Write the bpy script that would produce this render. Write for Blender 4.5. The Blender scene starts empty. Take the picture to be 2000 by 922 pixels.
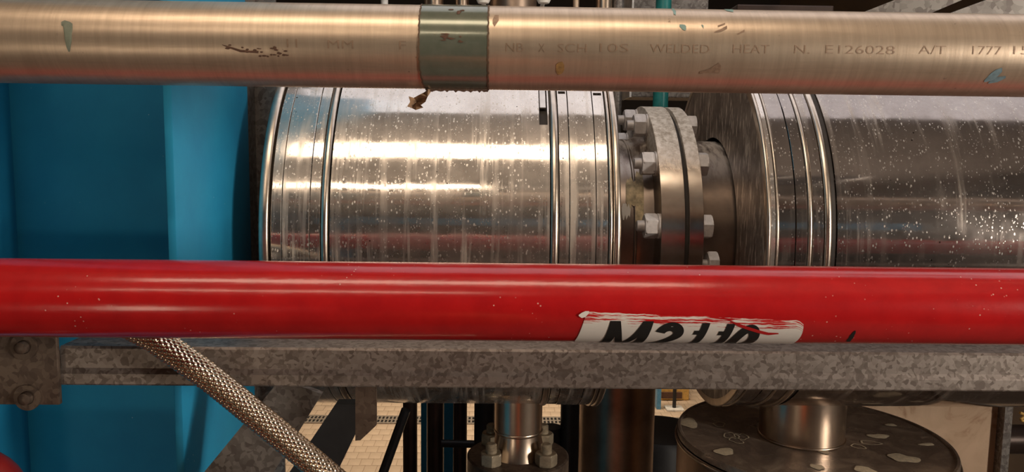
import bpy, bmesh, math, random
import numpy as np
from mathutils import Vector, Matrix
random.seed(7)
R = math.radians
PI = math.pi
# ---------------------------------------------------------------- camera
H = 2.2                       # camera height above the hall floor; all shapes below are given relative to the camera
F = 1500.0                    # focal length in pixels of the 2000 x 922 frame
YAW, PITCH, ROLL = R(1.0), R(6.2), 0.0124
scene = bpy.context.scene
C = scene.collection
fwd = Vector((math.sin(YAW)*math.cos(PITCH), math.cos(YAW)*math.cos(PITCH), -math.sin(PITCH)))
rgt0 = Vector((math.cos(YAW), -math.sin(YAW), 0))
up0 = rgt0.cross(fwd)
rgt = rgt0*math.cos(ROLL) + up0*math.sin(ROLL)
upv = up0*math.cos(ROLL) - rgt0*math.sin(ROLL)
cam = bpy.data.cameras.new('camera'); camo = bpy.data.objects.new('camera', cam); C.objects.link(camo)
cam.sensor_width = 36; cam.lens = 36*F/2000; cam.clip_start = .02
m = Matrix((rgt, upv, -fwd)).transposed().to_4x4(); m.translation = (0, 0, H)
camo.matrix_world = m
scene.camera = camo
def ray(x, y): return fwd + rgt*((x-1000)/F) + upv*((461-y)/F)
def atY(x, y, Y): d = ray(x, y); return d*(Y/d.y)
def atZ(x, y, Z): d = ray(x, y); return d*(Z/d.z)
# ---------------------------------------------------------------- world, exposure, lamps
w = bpy.data.worlds.new('world'); scene.world = w; w.use_nodes = True
w.node_tree.nodes['Background'].inputs[0].default_value = (1, .78, .6, 1)
w.node_tree.nodes['Background'].inputs[1].default_value = .03
vs = scene.view_settings
vs.view_transform = 'Standard'; vs.look = 'None'; vs.gamma = 1; vs.use_curve_mapping = False
vs.exposure = 0.05
LAMPS = [  # name, centre (camera relative), target, size x, size y, watts, colour, label
    ('a', (-.3, .0, 1.80), (-.3, 1.2, -.1), 2.1, .36, 17, (1, .80, .60), 'long warm white ceiling lamp above the viewer'),
    ('b', (-.3, -1.75, 1.75), (-.1, 1.1, -.1), 3.4, .08, 16, (1, .80, .60), 'thin warm strip lamp hanging further back over the aisle'),
    ('c', (.9, 1.65, 1.45), (.9, 1.65, 0), 3.2, 1.0, 9, (.93, .92, 1), 'broad cool white panel lamp hanging over the steel drums'),
    ('d', (.0, 6.0, 1.4), (.0, 6.0, 0), 4.0, 1.2, 60, (1, .80, .58), 'wide warm lamp over the tiled floor beyond the pipework'),
    ('f', (-1.45, -1.6, -.95), (-.2, 1.0, -.2), .4, .5, 5, (1, .82, .62), 'low work lamp on the floor stand behind the viewer'),
    ('e', (3.0, -1.0, .15), (-.4, 1.1, -.1), .5, .7, 110, (1, .90, .78), 'square work lamp on the right hand wall at eye level'),
]
def lamp_light(nm, loc, tgt, sx, sy, wt, col):
    l = bpy.data.lights.new('lamp_light_'+nm, 'AREA'); l.shape = 'RECTANGLE'
    l.size = sx; l.size_y = sy; l.energy = wt; l.spread = R(100) if nm == 'd' else PI; l.color = col
    o = bpy.data.objects.new('lamp_light_'+nm, l); C.objects.link(o)
    o.location = Vector(loc) + Vector((0, 0, H))
    d = (Vector(tgt)-Vector(loc)).normalized()
    xa = Vector((1, 0, 0)); za = -d; ya = za.cross(xa).normalized(); xa = ya.cross(za)
    mm = Matrix((xa, ya, za)).transposed().to_4x4(); mm.translation = o.location
    o.matrix_world = mm
    return o
for a in LAMPS: lamp_light(*a[:7])

# ---------------------------------------------------------------- materials
class NT:
    def __init__(s, name):
        s.m = bpy.data.materials.new(name); s.m.use_nodes = True
        s.t = s.m.node_tree; s.b = s.t.nodes['Principled BSDF']
        s._co = None
    def n(s, typ, **kw):
        nd = s.t.nodes.new(typ)
        for k, v in kw.items(): setattr(nd, k, v)
        return nd
    def link(s, a, b): s.t.links.new(a, b)
    def inp(s, sock, v):
        if isinstance(v, bpy.types.NodeSocket): s.link(v, sock)
        elif v is not None: sock.default_value = v
    def co(s, kind='Object', scale=(1, 1, 1)):
        tc = s.n('ShaderNodeTexCoord'); mp = s.n('ShaderNodeMapping')
        s.link(tc.outputs[kind], mp.inputs[0]); mp.inputs['Scale'].default_value = scale
        return mp.outputs[0]
    def noise(s, vec, scale, detail=4, rough=.6, dist=0):
        n = s.n('ShaderNodeTexNoise'); s.link(vec, n.inputs['Vector'])
        n.inputs['Scale'].default_value = scale; n.inputs['Detail'].default_value = detail
        n.inputs['Roughness'].default_value = rough; n.inputs['Distortion'].default_value = dist
        return n.outputs['Fac']
    def voro(s, vec, scale, feature='F1', out='Distance', rnd=1):
        n = s.n('ShaderNodeTexVoronoi', feature=feature); s.link(vec, n.inputs['Vector'])
        n.inputs['Scale'].default_value = scale; n.inputs['Randomness'].default_value = rnd
        return n.outputs[out]
    def ramp(s, fac, stops):
        n = s.n('ShaderNodeValToRGB'); s.link(fac, n.inputs[0])
        e = n.color_ramp.elements
        while len(e) < len(stops): e.new(.5)
        for q, (p, c) in zip(e, stops):
            q.position = p
            q.color = (c, c, c, 1) if not hasattr(c, '__len__') else (*c[:3], 1)
        return n.outputs[0]
    def mix(s, fac, a, b, mode='MIX'):
        n = s.n('ShaderNodeMix', data_type='RGBA', blend_type=mode)
        s.inp(n.inputs[0], fac)
        for sock, v in ((n.inputs[6], a), (n.inputs[7], b)):
            if isinstance(v, tuple): v = (*v[:3], 1)
            s.inp(sock, v)
        return n.outputs[2]
    def math(s, op, a, b=None, clamp=False):
        n = s.n('ShaderNodeMath', operation=op); n.use_clamp = clamp
        s.inp(n.inputs[0], a)
        if b is not None: s.inp(n.inputs[1], b)
        return n.outputs[0]
    def sep(s, vec):
        n = s.n('ShaderNodeSeparateXYZ'); s.link(vec, n.inputs[0]); return n.outputs
    def bump(s, h, strength=.2, dist=.002):
        n = s.n('ShaderNodeBump'); s.link(h, n.inputs['Height'])
        n.inputs['Strength'].default_value = strength; n.inputs['Distance'].default_value = dist
        s.link(n.outputs[0], s.b.inputs['Normal'])
    def out(s, col=None, rough=None, metal=None, coat=None, spec=None):
        if isinstance(col, tuple): col = (*col[:3], 1)
        s.inp(s.b.inputs['Base Color'], col); s.inp(s.b.inputs['Roughness'], rough); s.inp(s.b.inputs['Metallic'], metal)
        if coat is not None: s.b.inputs['Coat Weight'].default_value = coat; s.b.inputs['Coat Roughness'].default_value = .12
        if spec is not None: s.b.inputs['Specular IOR Level'].default_value = spec
        return s.m
def plain(name, col, rough=.5, metal=0, var=.25, scale=40, bump=0, coat=None):
    t = NT(name); v = t.co()
    n = t.noise(v, scale, 5)
    dark = tuple(c*(1-var) for c in col); lite = tuple(min(1, c*(1+var)) for c in col)
    c = t.ramp(n, [(.3, dark), (.7, lite)])
    if bump: t.bump(n, bump)
    return t.out(c, rough, metal, coat)
def drum_mat(name, base, dark, rough, streak, spotamt, bumpy=.05, haze=.2):
    """polished cladding with splashes dried on its upper side, runs down the front and fine dents"""
    t = NT(name); g = t.n('ShaderNodeNewGeometry').outputs['Position']
    v = t.co()
    xyz = t.sep(g)
    # runs: vary quickly along the drum, slowly around it
    vs_ = t.n('ShaderNodeMapping'); t.link(g, vs_.inputs[0]); vs_.inputs['Scale'].default_value = (60, 3, 3)
    st = t.noise(vs_.outputs[0], 1.0, 6, .65, .3)
    st = t.ramp(st, [(.50, 0), (.66, 1)])
    stm = t.noise(g, 9, 3)
    st = t.math('MULTIPLY', st, t.ramp(stm, [(.35, 0), (.65, 1)]))
    st = t.math('MULTIPLY', st, streak)
    # specks and dried drops
    vd = t.n('ShaderNodeMapping'); t.link(g, vd.inputs[0]); vd.inputs['Scale'].default_value = (1, .6, .6)
    d1 = t.voro(vd.outputs[0], 150)
    d1 = t.ramp(d1, [(.16, 1), (.26, 0)])
    pick = t.ramp(t.noise(g, 30, 3), [(.44, 0), (.54, 1)])
    d1 = t.math('MULTIPLY', d1, pick)
    d2 = t.ramp(t.voro(vd.outputs[0], 260), [(.12, 1), (.24, 0)])
    d2 = t.math('MULTIPLY', d2, t.ramp(t.noise(g, 60, 2), [(.44, 0), (.54, 1)]))
    sp = t.math('MAXIMUM', d1, d2)
    up = t.n('ShaderNodeMapRange'); t.link(xyz[2], up.inputs[0])
    up.inputs[1].default_value = H-.25; up.inputs[2].default_value = H+.08; up.inputs[3].default_value = .35; up.inputs[4].default_value = 1
    sp = t.math('MULTIPLY', sp, up.outputs[0])
    sp = t.math('MULTIPLY', sp, spotamt)
    dirt = t.ramp(t.noise(g, 14, 6, .7), [(.35, 0), (.75, 1)])
    c = t.mix(t.math('MULTIPLY', dirt, .5), base, dark)
    c = t.mix(st, c, (.62, .54, .45))
    c = t.mix(sp, c, (.78, .74, .68))
    # few black specks
    bk = t.ramp(t.voro(g, 42), [(.045, 1), (.07, 0)])
    bk = t.math('MULTIPLY', bk, t.ramp(t.noise(g, 12, 2), [(.52, 0), (.56, 1)]))
    c = t.mix(bk, c, (.03, .02, .015))
    f = t.math('MAXIMUM', st, sp)
    ro = t.math('ADD', t.math('MULTIPLY', f, .35), t.math('MULTIPLY', dirt, .10))
    ro = t.math('ADD', ro, rough, True)
    me = t.math('SUBTRACT', 1.0, t.math('MULTIPLY', f, .75), True)
    h = t.math('ADD', t.math('MULTIPLY', t.noise(g, 10, 2), 1.0), t.math('MULTIPLY', sp, .15))
    t.bump(h, bumpy, .01)
    t.out(c, ro, me)
    b2 = t.n('ShaderNodeBsdfPrincipled'); t.link(c, b2.inputs['Base Color']); b2.inputs['Roughness'].default_value = .5; t.link(me, b2.inputs['Metallic'])
    t.link(t.b.inputs['Normal'].links[0].from_socket, b2.inputs['Normal'])
    ms = t.n('ShaderNodeMixShader'); t.link(t.math('ADD', t.math('MULTIPLY', dirt, haze*1.4), haze), ms.inputs[0])
    t.link(t.b.outputs[0], ms.inputs[1]); t.link(b2.outputs[0], ms.inputs[2])
    t.link(ms.outputs[0], t.t.nodes['Material Output'].inputs['Surface'])
    return t.m
M = {}
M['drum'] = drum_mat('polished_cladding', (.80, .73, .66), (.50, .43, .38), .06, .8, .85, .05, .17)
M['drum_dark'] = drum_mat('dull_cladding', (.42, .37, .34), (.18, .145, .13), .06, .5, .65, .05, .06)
M['bead'] = plain('bead_steel', (.72, .62, .52), .3, 1, .12, 60)
def end_mat():
    t = NT('weathered_end_plate'); g = t.n('ShaderNodeNewGeometry').outputs['Position']
    mp = t.n('ShaderNodeMapping'); t.link(g, mp.inputs[0]); mp.inputs['Scale'].default_value = (1, 150, 22)
    n = t.noise(mp.outputs[0], 1, 4, .6)
    s_ = t.ramp(n, [(.54, 0), (.62, 1)])
    c = t.mix(t.ramp(t.noise(g, 22, 5), [(.35, 0), (.65, 1)]), (.20, .165, .14), (.36, .30, .25))
    c = t.mix(t.math('MULTIPLY', s_, .85), c, (.80, .72, .62))
    return t.out(c, .42, .7)
M['end_plate'] = end_mat()
def copper_mat():
    t = NT('tan_brushed_pipe'); g = t.n('ShaderNodeNewGeometry').outputs['Position']
    mp = t.n('ShaderNodeMapping'); t.link(g, mp.inputs[0]); mp.inputs['Scale'].default_value = (140, 9, 9)
    n = t.noise(mp.outputs[0], 1, 5, .7)
    mp2 = t.n('ShaderNodeMapping'); t.link(g, mp2.inputs[0]); mp2.inputs['Scale'].default_value = (6, 90, 90)
    n2 = t.noise(mp2.outputs[0], 1, 5, .65)
    c = t.mix(t.ramp(n, [(.35, 0), (.75, 1)]), (.74, .585, .44), (.58, .44, .32))
    c = t.mix(t.math('MULTIPLY', t.ramp(n2, [(.5, 0), (.75, 1)]), .5), c, (.42, .31, .22))
    sc = t.ramp(t.noise(g, 75, 6, .75), [(.66, 0), (.70, 1)])
    c = t.mix(t.math('MULTIPLY', sc, .7), c, (.16, .09, .06))
    ro = t.math('MULTIPLY_ADD', n2, .14); ro.node.inputs[2].default_value = .29
    t.bump(n, .06, .002)
    return t.out(c, ro, .72)
M['copper'] = copper_mat()
def red_mat():
    t = NT('red_gloss_paint'); g = t.n('ShaderNodeNewGeometry').outputs['Position']
    c = t.mix(t.ramp(t.noise(g, 30, 5), [(.35, 0), (.7, 1)]), (.52, .012, .013), (.42, .009, .011))
    ch = t.ramp(t.voro(g, 130), [(.08, 1), (.13, 0)])
    ch = t.math('MULTIPLY', ch, t.ramp(t.noise(g, 20, 3), [(.56, 0), (.62, 1)]))
    c = t.mix(ch, c, (.75, .45, .38))
    mp = t.n('ShaderNodeMapping'); t.link(g, mp.inputs[0]); mp.inputs['Scale'].default_value = (9, 40, 40)
    t.bump(t.math('ADD', t.noise(mp.outputs[0], 1, 3), t.math('MULTIPLY', t.noise(g, 160, 3), .25)), .12, .004)
    return t.out(c, .22, 0, .35)
M['red'] = red_mat()
def galv_mat(name, a, b, sc=190, metal=.55, ro=.45):
    t = NT(name); g = t.n('ShaderNodeNewGeometry').outputs['Position']
    dn = t.n('ShaderNodeTexNoise'); t.link(g, dn.inputs['Vector']); dn.inputs['Scale'].default_value = 60
    mx = t.n('ShaderNodeVectorMath', operation='MULTIPLY_ADD'); t.link(dn.outputs['Color'], mx.inputs[0])
    mx.inputs[1].default_value = (.016, .016, .016); t.link(g, mx.inputs[2])
    v = t.voro(mx.outputs[0], sc, out='Color')
    f = t.sep(v)[0]
    f2 = t.math('ADD', t.math('MULTIPLY', f, .6), t.math('MULTIPLY', t.noise(g, 40, 5), .5))
    c = t.ramp(f2, [(.3, b), (.5, tuple((p+q)/2 for p, q in zip(a, b))), (.75, a)])
    return t.out(c, ro, metal)
M['galv'] = galv_mat('galvanized_steel', (.33, .28, .245), (.165, .13, .11))
M['galv_dark'] = galv_mat('weathered_galvanized_steel', (.26, .24, .22), (.14, .12, .11), 130)
M['galv_brown'] = galv_mat('brownish_galvanized_steel', (.17, .125, .095), (.10, .07, .055), 130)
def blue_mat():
    t = NT('blue_structural_paint'); g = t.n('ShaderNodeNewGeometry').outputs['Position']
    c = t.mix(t.ramp(t.noise(g, 9, 4), [(.3, 0), (.7, 1)]), (.018, .25, .46), (.022, .30, .52))
    ch = t.ramp(t.voro(g, 60), [(.035, 1), (.06, 0)])
    ch = t.math('MULTIPLY', ch, t.ramp(t.noise(g, 14, 3), [(.54, 0), (.58, 1)]))
    c = t.mix(ch, c, (.45, .62, .70))
    t.bump(t.noise(g, 220, 3), .08, .001)
    return t.out(c, .5, 0, None, .3)
M['blue'] = blue_mat()
M['nut'] = plain('zinc_bolt', (.62, .59, .58), .5, .2, .16, 90, .1)
M['nut_rusty'] = plain('dull_brass_bolt', (.33, .27, .19), .5, .4, .3, 70, .2)
def flange_mat():
    t = NT('flange_steel'); g = t.n('ShaderNodeNewGeometry').outputs['Position']
    z = t.sep(g)[2]
    k = t.n('ShaderNodeMapRange'); t.link(t.math('ADD', z, t.math('MULTIPLY', t.noise(g, 30, 4), .06)), k.inputs[0])
    k.inputs[1].default_value = H+.0; k.inputs[2].default_value = H+.06
    crust = t.ramp(t.noise(g, 90, 5, .7), [(.38, 0), (.6, 1)])
    cr = t.mix(crust, (.42, .36, .29), (.78, .73, .66))
    stl = t.mix(t.ramp(t.noise(g, 30, 5), [(.35, 0), (.7, 1)]), (.78, .68, .58), (.58, .48, .40))
    c = t.mix(k.outputs[0], stl, cr)
    me = t.math('SUBTRACT', 1.0, t.math('MULTIPLY', k.outputs[0], .8))
    ro = t.math('MULTIPLY_ADD', k.outputs[0], .35); ro.node.inputs[2].default_value = .22
    t.bump(t.math('MULTIPLY', crust, k.outputs[0]), .3, .002)
    return t.out(c, ro, me)
M['flange'] = flange_mat()
def neck_mat():
    t = NT('stained_neck_steel'); g = t.n('ShaderNodeNewGeometry').outputs['Position']
    mp = t.n('ShaderNodeMapping'); t.link(g, mp.inputs[0]); mp.inputs['Scale'].default_value = (45, 12, 12)
    n = t.noise(mp.outputs[0], 1, 6, .7)
    z = t.sep(g)[2]
    k = t.n('ShaderNodeMapRange'); t.link(z, k.inputs[0]); k.inputs[1].default_value = H-.06; k.inputs[2].default_value = H+.03
    lim = t.math('MULTIPLY', t.ramp(n, [(.42, 0), (.58, 1)]), k.outputs[0])
    c = t.mix(t.ramp(t.noise(g, 20, 4), [(.3, 0), (.7, 1)]), (.30, .24, .20), (.20, .16, .14))
    c = t.mix(lim, c, (.66, .60, .53))
    me = t.math('SUBTRACT', .9, t.math('MULTIPLY', lim, .7))
    return t.out(c, .32, me)
M['neck'] = neck_mat()
M['sealant'] = plain('cream_sealant', (.55, .45, .28), .6, 0, .55, 60, .5)
M['black_gap'] = plain('dark_gasket', (.03, .025, .022), .7)
M['liner'] = plain('dark_liner', (.05, .042, .038), .6, .3)
M['strap'] = plain('steel_strap', (.72, .66, .60), .3, .9, .15)
M['braid'] = plain('braided_wire', (.82, .66, .48), .24, 1, .12, 200)
M['hose_core'] = plain('hose_core', (.10, .07, .05), .6, .4)
M['white'] = plain('white_vinyl', (.80, .77, .72), .3, 0, .04)
M['ink'] = plain('black_ink', (.016, .016, .016), .3, 0, .1)
M['stamp'] = plain('faded_stamp_ink', (.33, .22, .15), .5, .3, .3, 300)
M['tape'] = None
def tape_mat():
    t = NT('grey_green_band'); g = t.n('ShaderNodeNewGeometry').outputs['Position']
    c = t.mix(t.ramp(t.noise(g, 45, 6, .7), [(.35, 0), (.65, 1)]), (.175, .195, .145), (.225, .235, .18))
    ru = t.ramp(t.noise(g, 120, 6, .75), [(.66, 0), (.70, 1)])
    c = t.mix(t.math('MULTIPLY', ru, .6), c, (.12, .06, .04))
    return t.out(c, .2, .4, .4)
M['tape'] = tape_mat()
M['tape_edge'] = plain('dirty_tape_edge', (.12, .07, .04), .7)
M['paper'] = plain('torn_brown_paper', (.38, .23, .13), .7, 0, .5, 120, .3)
M['green_drip'] = plain('grey_green_paint', (.20, .22, .165), .4, 0, .15, 150)
M['teal_paint'] = plain('teal_paint_fleck', (.22, .36, .32), .4)
M['blue_scuff'] = plain('blue_scuff', (.20, .30, .34), .5, 0, .3, 200)
M['rust'] = plain('rust_scab', (.13, .065, .04), .8, 0, .4, 200, .4)
M['ochre'] = plain('ochre_rust', (.33, .18, .06), .8, 0, .4, 200)
M['dark_pipe'] = plain('dark_brown_pipe', (.055, .035, .028), .35, .5, .3, 12)
M['black'] = plain('black_paint', (.014, .013, .013), .5, 0, .3)
M['blackg'] = plain('black_gloss', (.018, .018, .020), .25, 0, .2)
M['pipe_steel'] = plain('warm_stainless', (.70, .56, .44), .28, 1, .12, 14)
M['pipe_brown'] = plain('bronze_stainless', (.46, .34, .26), .38, 1, .3, 9)
M['teal'] = plain('teal_pipe_paint', (.02, .20, .19), .35)
M['wall'] = plain('dim_plaster', (.035, .03, .028), .8, 0, .15, 2)
M['wall_warm'] = plain('warm_plaster', (.13, .10, .08), .8, 0, .12, 2)
M['ceil'] = plain('grey_ceiling', (.25, .22, .20), .8, 0, .1, 2)
M['tile'] = plain('cream_floor_tile', (.60, .47, .35), .45, 0, .06, 9)
M['grout'] = plain('floor_grout', (.40, .30, .22), .8, 0, .1)
M['deck'] = plain('dark_deck', (.13, .10, .08), .7)
M['grate'] = plain('grate_steel', (.42, .36, .30), .45, .4)
M['cream'] = plain('cream_residue', (.60, .50, .36), .6, 0, .2, 100, .3)
def disc_mat():
    t = NT('stained_steel_lid'); g = t.n('ShaderNodeNewGeometry').outputs['Position']
    n = t.noise(g, 12, 6, .65, .8)
    c = t.ramp(n, [(.35, (.34, .26, .20)), (.5, (.20, .15, .12)), (.68, (.40, .31, .24))])
    n2 = t.noise(g, 34, 5, .7, .5)
    c = t.mix(t.math('MULTIPLY', t.ramp(n2, [(.60, 0), (.68, 1)]), .5), c, (.55, .46, .36))
    return t.out(c, t.ramp(n, [(.3, .22), (.7, .40)]), .45)
M['disc'] = disc_mat()
def board_mat():
    t = NT('rust_stained_plate'); g = t.n('ShaderNodeNewGeometry').outputs['Position']
    n = t.noise(g, 10, 5, .6, 1.2)
    c = t.ramp(n, [(.35, (.62, .44, .30)), (.55, (.55, .38, .25)), (.70, (.28, .14, .07))])
    return t.out(c, .5, .1)
M['board'] = board_mat()
M['yellow'] = plain('yellow_paint', (.75, .45, .12), .5)
M['orange'] = plain('hi_vis_orange', (.85, .16, .03), .5)
M['deep_red'] = plain('deep_red_paint', (.22, .012, .010), .35)
M['white_paint'] = plain('white_enamel', (.80, .78, .74), .35)
M['sky_blue'] = plain('light_blue_panel', (.10, .32, .55), .4)

# ---------------------------------------------------------------- object helpers
WORLD = {}
def link(o, wpos, parent):
    C.objects.link(o); WORLD[o] = Vector(wpos)
    if parent is not None:
        o.parent = parent; o.location = Vector(wpos) - WORLD[parent]
    else: o.location = wpos
def tag(o, label=None, cat=None, group=None, kind=None):
    if label: o['label'] = label
    if cat: o['category'] = cat
    if group: o['group'] = group
    if kind: o['kind'] = kind
    return o
def thing(name, base, label, cat, group=None):
    o = bpy.data.objects.new(name, None); o.empty_display_size = .05
    link(o, Vector(base)+Vector((0, 0, H)), None)
    return tag(o, label, cat, group)
def obj(name, vf, mat, parent=None, smooth=35):
    v, f = vf
    v = np.array([tuple(p) for p in v], dtype=float)
    org = np.array([(v[:, 0].min()+v[:, 0].max())/2, (v[:, 1].min()+v[:, 1].max())/2, v[:, 2].min()])
    me = bpy.data.meshes.new(name); me.from_pydata((v-org).tolist(), [], [tuple(q) for q in f]); me.update()
    bm = bmesh.new(); bm.from_mesh(me)
    bmesh.ops.recalc_face_normals(bm, faces=bm.faces); bm.to_mesh(me); bm.free()
    me.materials.append(M[mat] if isinstance(mat, str) else mat)
    if smooth:
        me.polygons.foreach_set('use_smooth', [True]*len(me.polygons))
        me.set_sharp_from_angle(angle=R(smooth))
    o = bpy.data.objects.new(name, me)
    link(o, Vector(org)+Vector((0, 0, H)), parent)
    return o
def inst(name, me, loc, rot, parent):
    o = bpy.data.objects.new(name, me); link(o, Vector(loc)+Vector((0, 0, H)), parent)
    o.rotation_euler = rot
    return o
def join(*vfs):
    V, Fc = [], []
    for v, f in vfs:
        k = len(V); V += [tuple(p) for p in v]; Fc += [tuple(i+k for i in q) for q in f]
    return V, Fc
def box(x0, x1, y0, y1, z0, z1):
    v = [(x, y, z) for x in (x0, x1) for y in (y0, y1) for z in (z0, z1)]
    return v, [(0, 1, 3, 2), (4, 6, 7, 5), (0, 4, 5, 1), (2, 3, 7, 6), (0, 2, 6, 4), (1, 5, 7, 3)]
def bevbox(x0, x1, y0, y1, z0, z1, b):
    bm = bmesh.new(); v, f = box(x0, x1, y0, y1, z0, z1)
    vv = [bm.verts.new(p) for p in v]
    for q in f: bm.faces.new([vv[i] for i in q])
    bmesh.ops.recalc_face_normals(bm, faces=bm.faces)
    bmesh.ops.bevel(bm, geom=list(bm.edges), offset=b, segments=2, affect='EDGES', profile=.5)
    bm.verts.ensure_lookup_table(); bm.verts.index_update()
    out = [tuple(p.co) for p in bm.verts], [tuple(p.index for p in q.verts) for q in bm.faces]
    bm.free(); return out
def frame(axis):
    a = Vector(axis).normalized()
    t = Vector((0, 0, 1)) if abs(a.z) < .9 else Vector((0, -1, 0))
    u = a.cross(t).normalized(); return a, u, u.cross(a)
def lathe(prof, c, axis='X', seg=96, a0=None, a1=None, closed=True):
    """revolve (along, radius) points; closed joins the last profile point to the first; angle 0 faces the camera, +90 deg is up"""
    c = Vector(c)
    if axis == 'X': A, U, V = Vector((1, 0, 0)), Vector((0, -1, 0)), Vector((0, 0, 1))
    elif axis == 'Z': A, U, V = Vector((0, 0, 1)), Vector((0, -1, 0)), Vector((1, 0, 0))
    else: A, U, V = frame(axis)
    full = a0 is None
    if full: a0, a1 = 0, 2*PI
    n = seg if full else max(2, int(seg*(a1-a0)/(2*PI)))+1
    v, f = [], []
    k = len(prof)
    for i in range(n):
        a = a0+(a1-a0)*i/(n if full else n-1)
        d = U*math.cos(a)+V*math.sin(a)
        v += [c+A*p[0]+d*p[1] for p in prof]
    for i in range(n if full else n-1):
        j = (i+1) % n
        for q in range(k if closed else k-1):
            q2 = (q+1) % k
            f.append((i*k+q, i*k+q2, j*k+q2, j*k+q))
    if closed and not full:
        f.append(tuple(range(k))); f.append(tuple((n-1)*k+q for q in range(k)))
    return v, f
def solid_lathe(prof, c, axis='X', seg=48):
    """closed solid: profile given from one pole to the other, poles added as caps"""
    v, f = lathe(prof, c, axis, seg, closed=False)
    k = len(prof); n = seg
    f = list(f); f.append(tuple(i*k for i in range(n))); f.append(tuple(i*k+k-1 for i in range(n)))
    return v, f
def cyl(p0, p1, r, seg=40, r1=None):
    p0, p1 = Vector(p0), Vector(p1); L = (p1-p0).length
    r1 = r if r1 is None else r1
    return solid_lathe([(0, r), (L, r1)], p0, p1-p0, seg)
def ring(x0, x1, r, t, rnd=0):
    """closed ring cross-section between x0 and x1, outer radius r, thickness t, rounded outside by rnd"""
    if rnd:
        n = 8; o = []
        xm, hw = (x0+x1)/2, (x1-x0)/2
        for i in range(n+1):
            a = PI - PI*i/n
            o.append((xm+hw*math.cos(a), r-rnd+rnd*math.sin(a)))
        return [(x0, r-t)]+o+[(x1, r-t)]
    b = min(.0006, (x1-x0)*.2)
    return [(x0, r-t), (x0, r-b), (x0+b, r), (x1-b, r), (x1, r-b), (x1, r-t)]
def tube_path(pts, r, seg=16):
    pts = [Vector(p) for p in pts]; v, f = [], []
    for i, p in enumerate(pts):
        d = (pts[min(i+1, len(pts)-1)]-pts[max(i-1, 0)])
        _, u, w_ = frame(d)
        for j in range(seg):
            a = 2*PI*j/seg; v.append(p+(u*math.cos(a)+w_*math.sin(a))*r)
    for i in range(len(pts)-1):
        for j in range(seg):
            k = (j+1) % seg; f.append((i*seg+j, i*seg+k, (i+1)*seg+k, (i+1)*seg+j))
    f.append(tuple(range(seg))); f.append(tuple((len(pts)-1)*seg+j for j in range(seg)))
    return v, f
def prism(poly, y0, y1):
    """polygon of (x, z) points given thickness from y0 to y1"""
    n = len(poly)
    v = [(x, y0, z) for x, z in poly]+[(x, y1, z) for x, z in poly]
    f = [tuple(range(n)), tuple(range(n, 2*n))]+[(i, (i+1) % n, n+(i+1) % n, n+i) for i in range(n)]
    return v, f
def pxprism(pix, Y, t):
    return prism([(p.x, p.z) for p in (atY(x, y, Y) for x, y in pix)], Y, Y+t)
def hexmesh(name, af, h, mat, hole=0):
    """hexagonal nut or head lying along +X from 0 to h, corners chamfered"""
    rc = af/math.sqrt(3); v, f = [], []
    n = 24
    prof = [(0, .93), (h*.14, 1.0), (h*.86, 1.0), (h, .93)]
    for q, (x, k) in enumerate(prof):
        for i in range(n):
            a = 2*PI*i/n
            rh = (af/2)/math.cos(((a+PI/6) % (PI/3))-PI/6)
            rr = min(rh, rc*k*1.0) if k < 1 else rh
            v.append((x, rr*math.cos(a), rr*math.sin(a)))
    for q in range(3):
        for i in range(n):
            j = (i+1) % n; f.append((q*n+i, q*n+j, (q+1)*n+j, (q+1)*n+i))
    f.append(tuple(range(n))); f.append(tuple(3*n+i for i in range(n)))
    me = bpy.data.meshes.new(name); me.from_pydata(v, [], f); me.update()
    bm = bmesh.new(); bm.from_mesh(me); bmesh.ops.recalc_face_normals(bm, faces=bm.faces); bm.to_mesh(me); bm.free()
    me.materials.append(M[mat]); return me
def localmesh(name, vf, mat, smooth=35):
    v, f = vf
    me = bpy.data.meshes.new(name); me.from_pydata([tuple(p) for p in v], [], [tuple(q) for q in f]); me.update()
    bm = bmesh.new(); bm.from_mesh(me); bmesh.ops.recalc_face_normals(bm, faces=bm.faces); bm.to_mesh(me); bm.free()
    me.materials.append(M[mat])
    me.polygons.foreach_set('use_smooth', [True]*len(me.polygons)); me.set_sharp_from_angle(angle=R(smooth))
    return me
def struct(o): o['kind'] = 'structure'; return o

# ---------------------------------------------------------------- the hall
FL = -H; XW = 3.2; YB = 9.0; YF = -4.5; CE = 1.95
struct(obj('ceiling', box(-XW, XW, YF, YB, CE, CE+.1), 'ceil', None, 0))
struct(obj('wall_back', box(-XW, XW, YB, YB+.1, FL, CE), 'wall', None, 0))
struct(obj('wall_front', box(-XW, XW, YF-.1, YF, FL, CE), 'wall_warm', None, 0))
struct(obj('wall_left', box(-XW-.1, -XW, YF, YB, FL, CE), 'wall_warm', None, 0))
struct(obj('wall_right', box(XW, XW+.1, YF, YB, FL, CE), 'wall_warm', None, 0))
floor = struct(obj('floor', box(-XW, XW, YF, YB, FL-.1, FL-.003), 'grout', None, 0))
struct(obj('floor_deck', box(-XW, XW, YF, 3.5, FL-.003, FL), 'deck', None, 0))
TW, TD, G = .086, .118, .004
tmesh = localmesh('tile', bevbox(-TW/2+G/2, TW/2-G/2, -TD/2+G/2, TD/2-G/2, -.006, 0, .0012), 'tile')
DY0 = atZ(1000, 829, FL).y; DY1 = atZ(1000, 814, FL).y     # drain strip
cand = []
rows = []
y = DY0-.012-TD/2
while y > 3.6: rows.append(y); y -= TD
y = DY1+.012+TD/2
while y < YB-.1: rows.append(y); y += TD
for ri, y in enumerate(rows):
    k = 0; x = -XW+TW/2+(TW/2 if ri % 2 else 0)
    while x < XW-TW/2: cand.append((x, y)); x += TW
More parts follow.
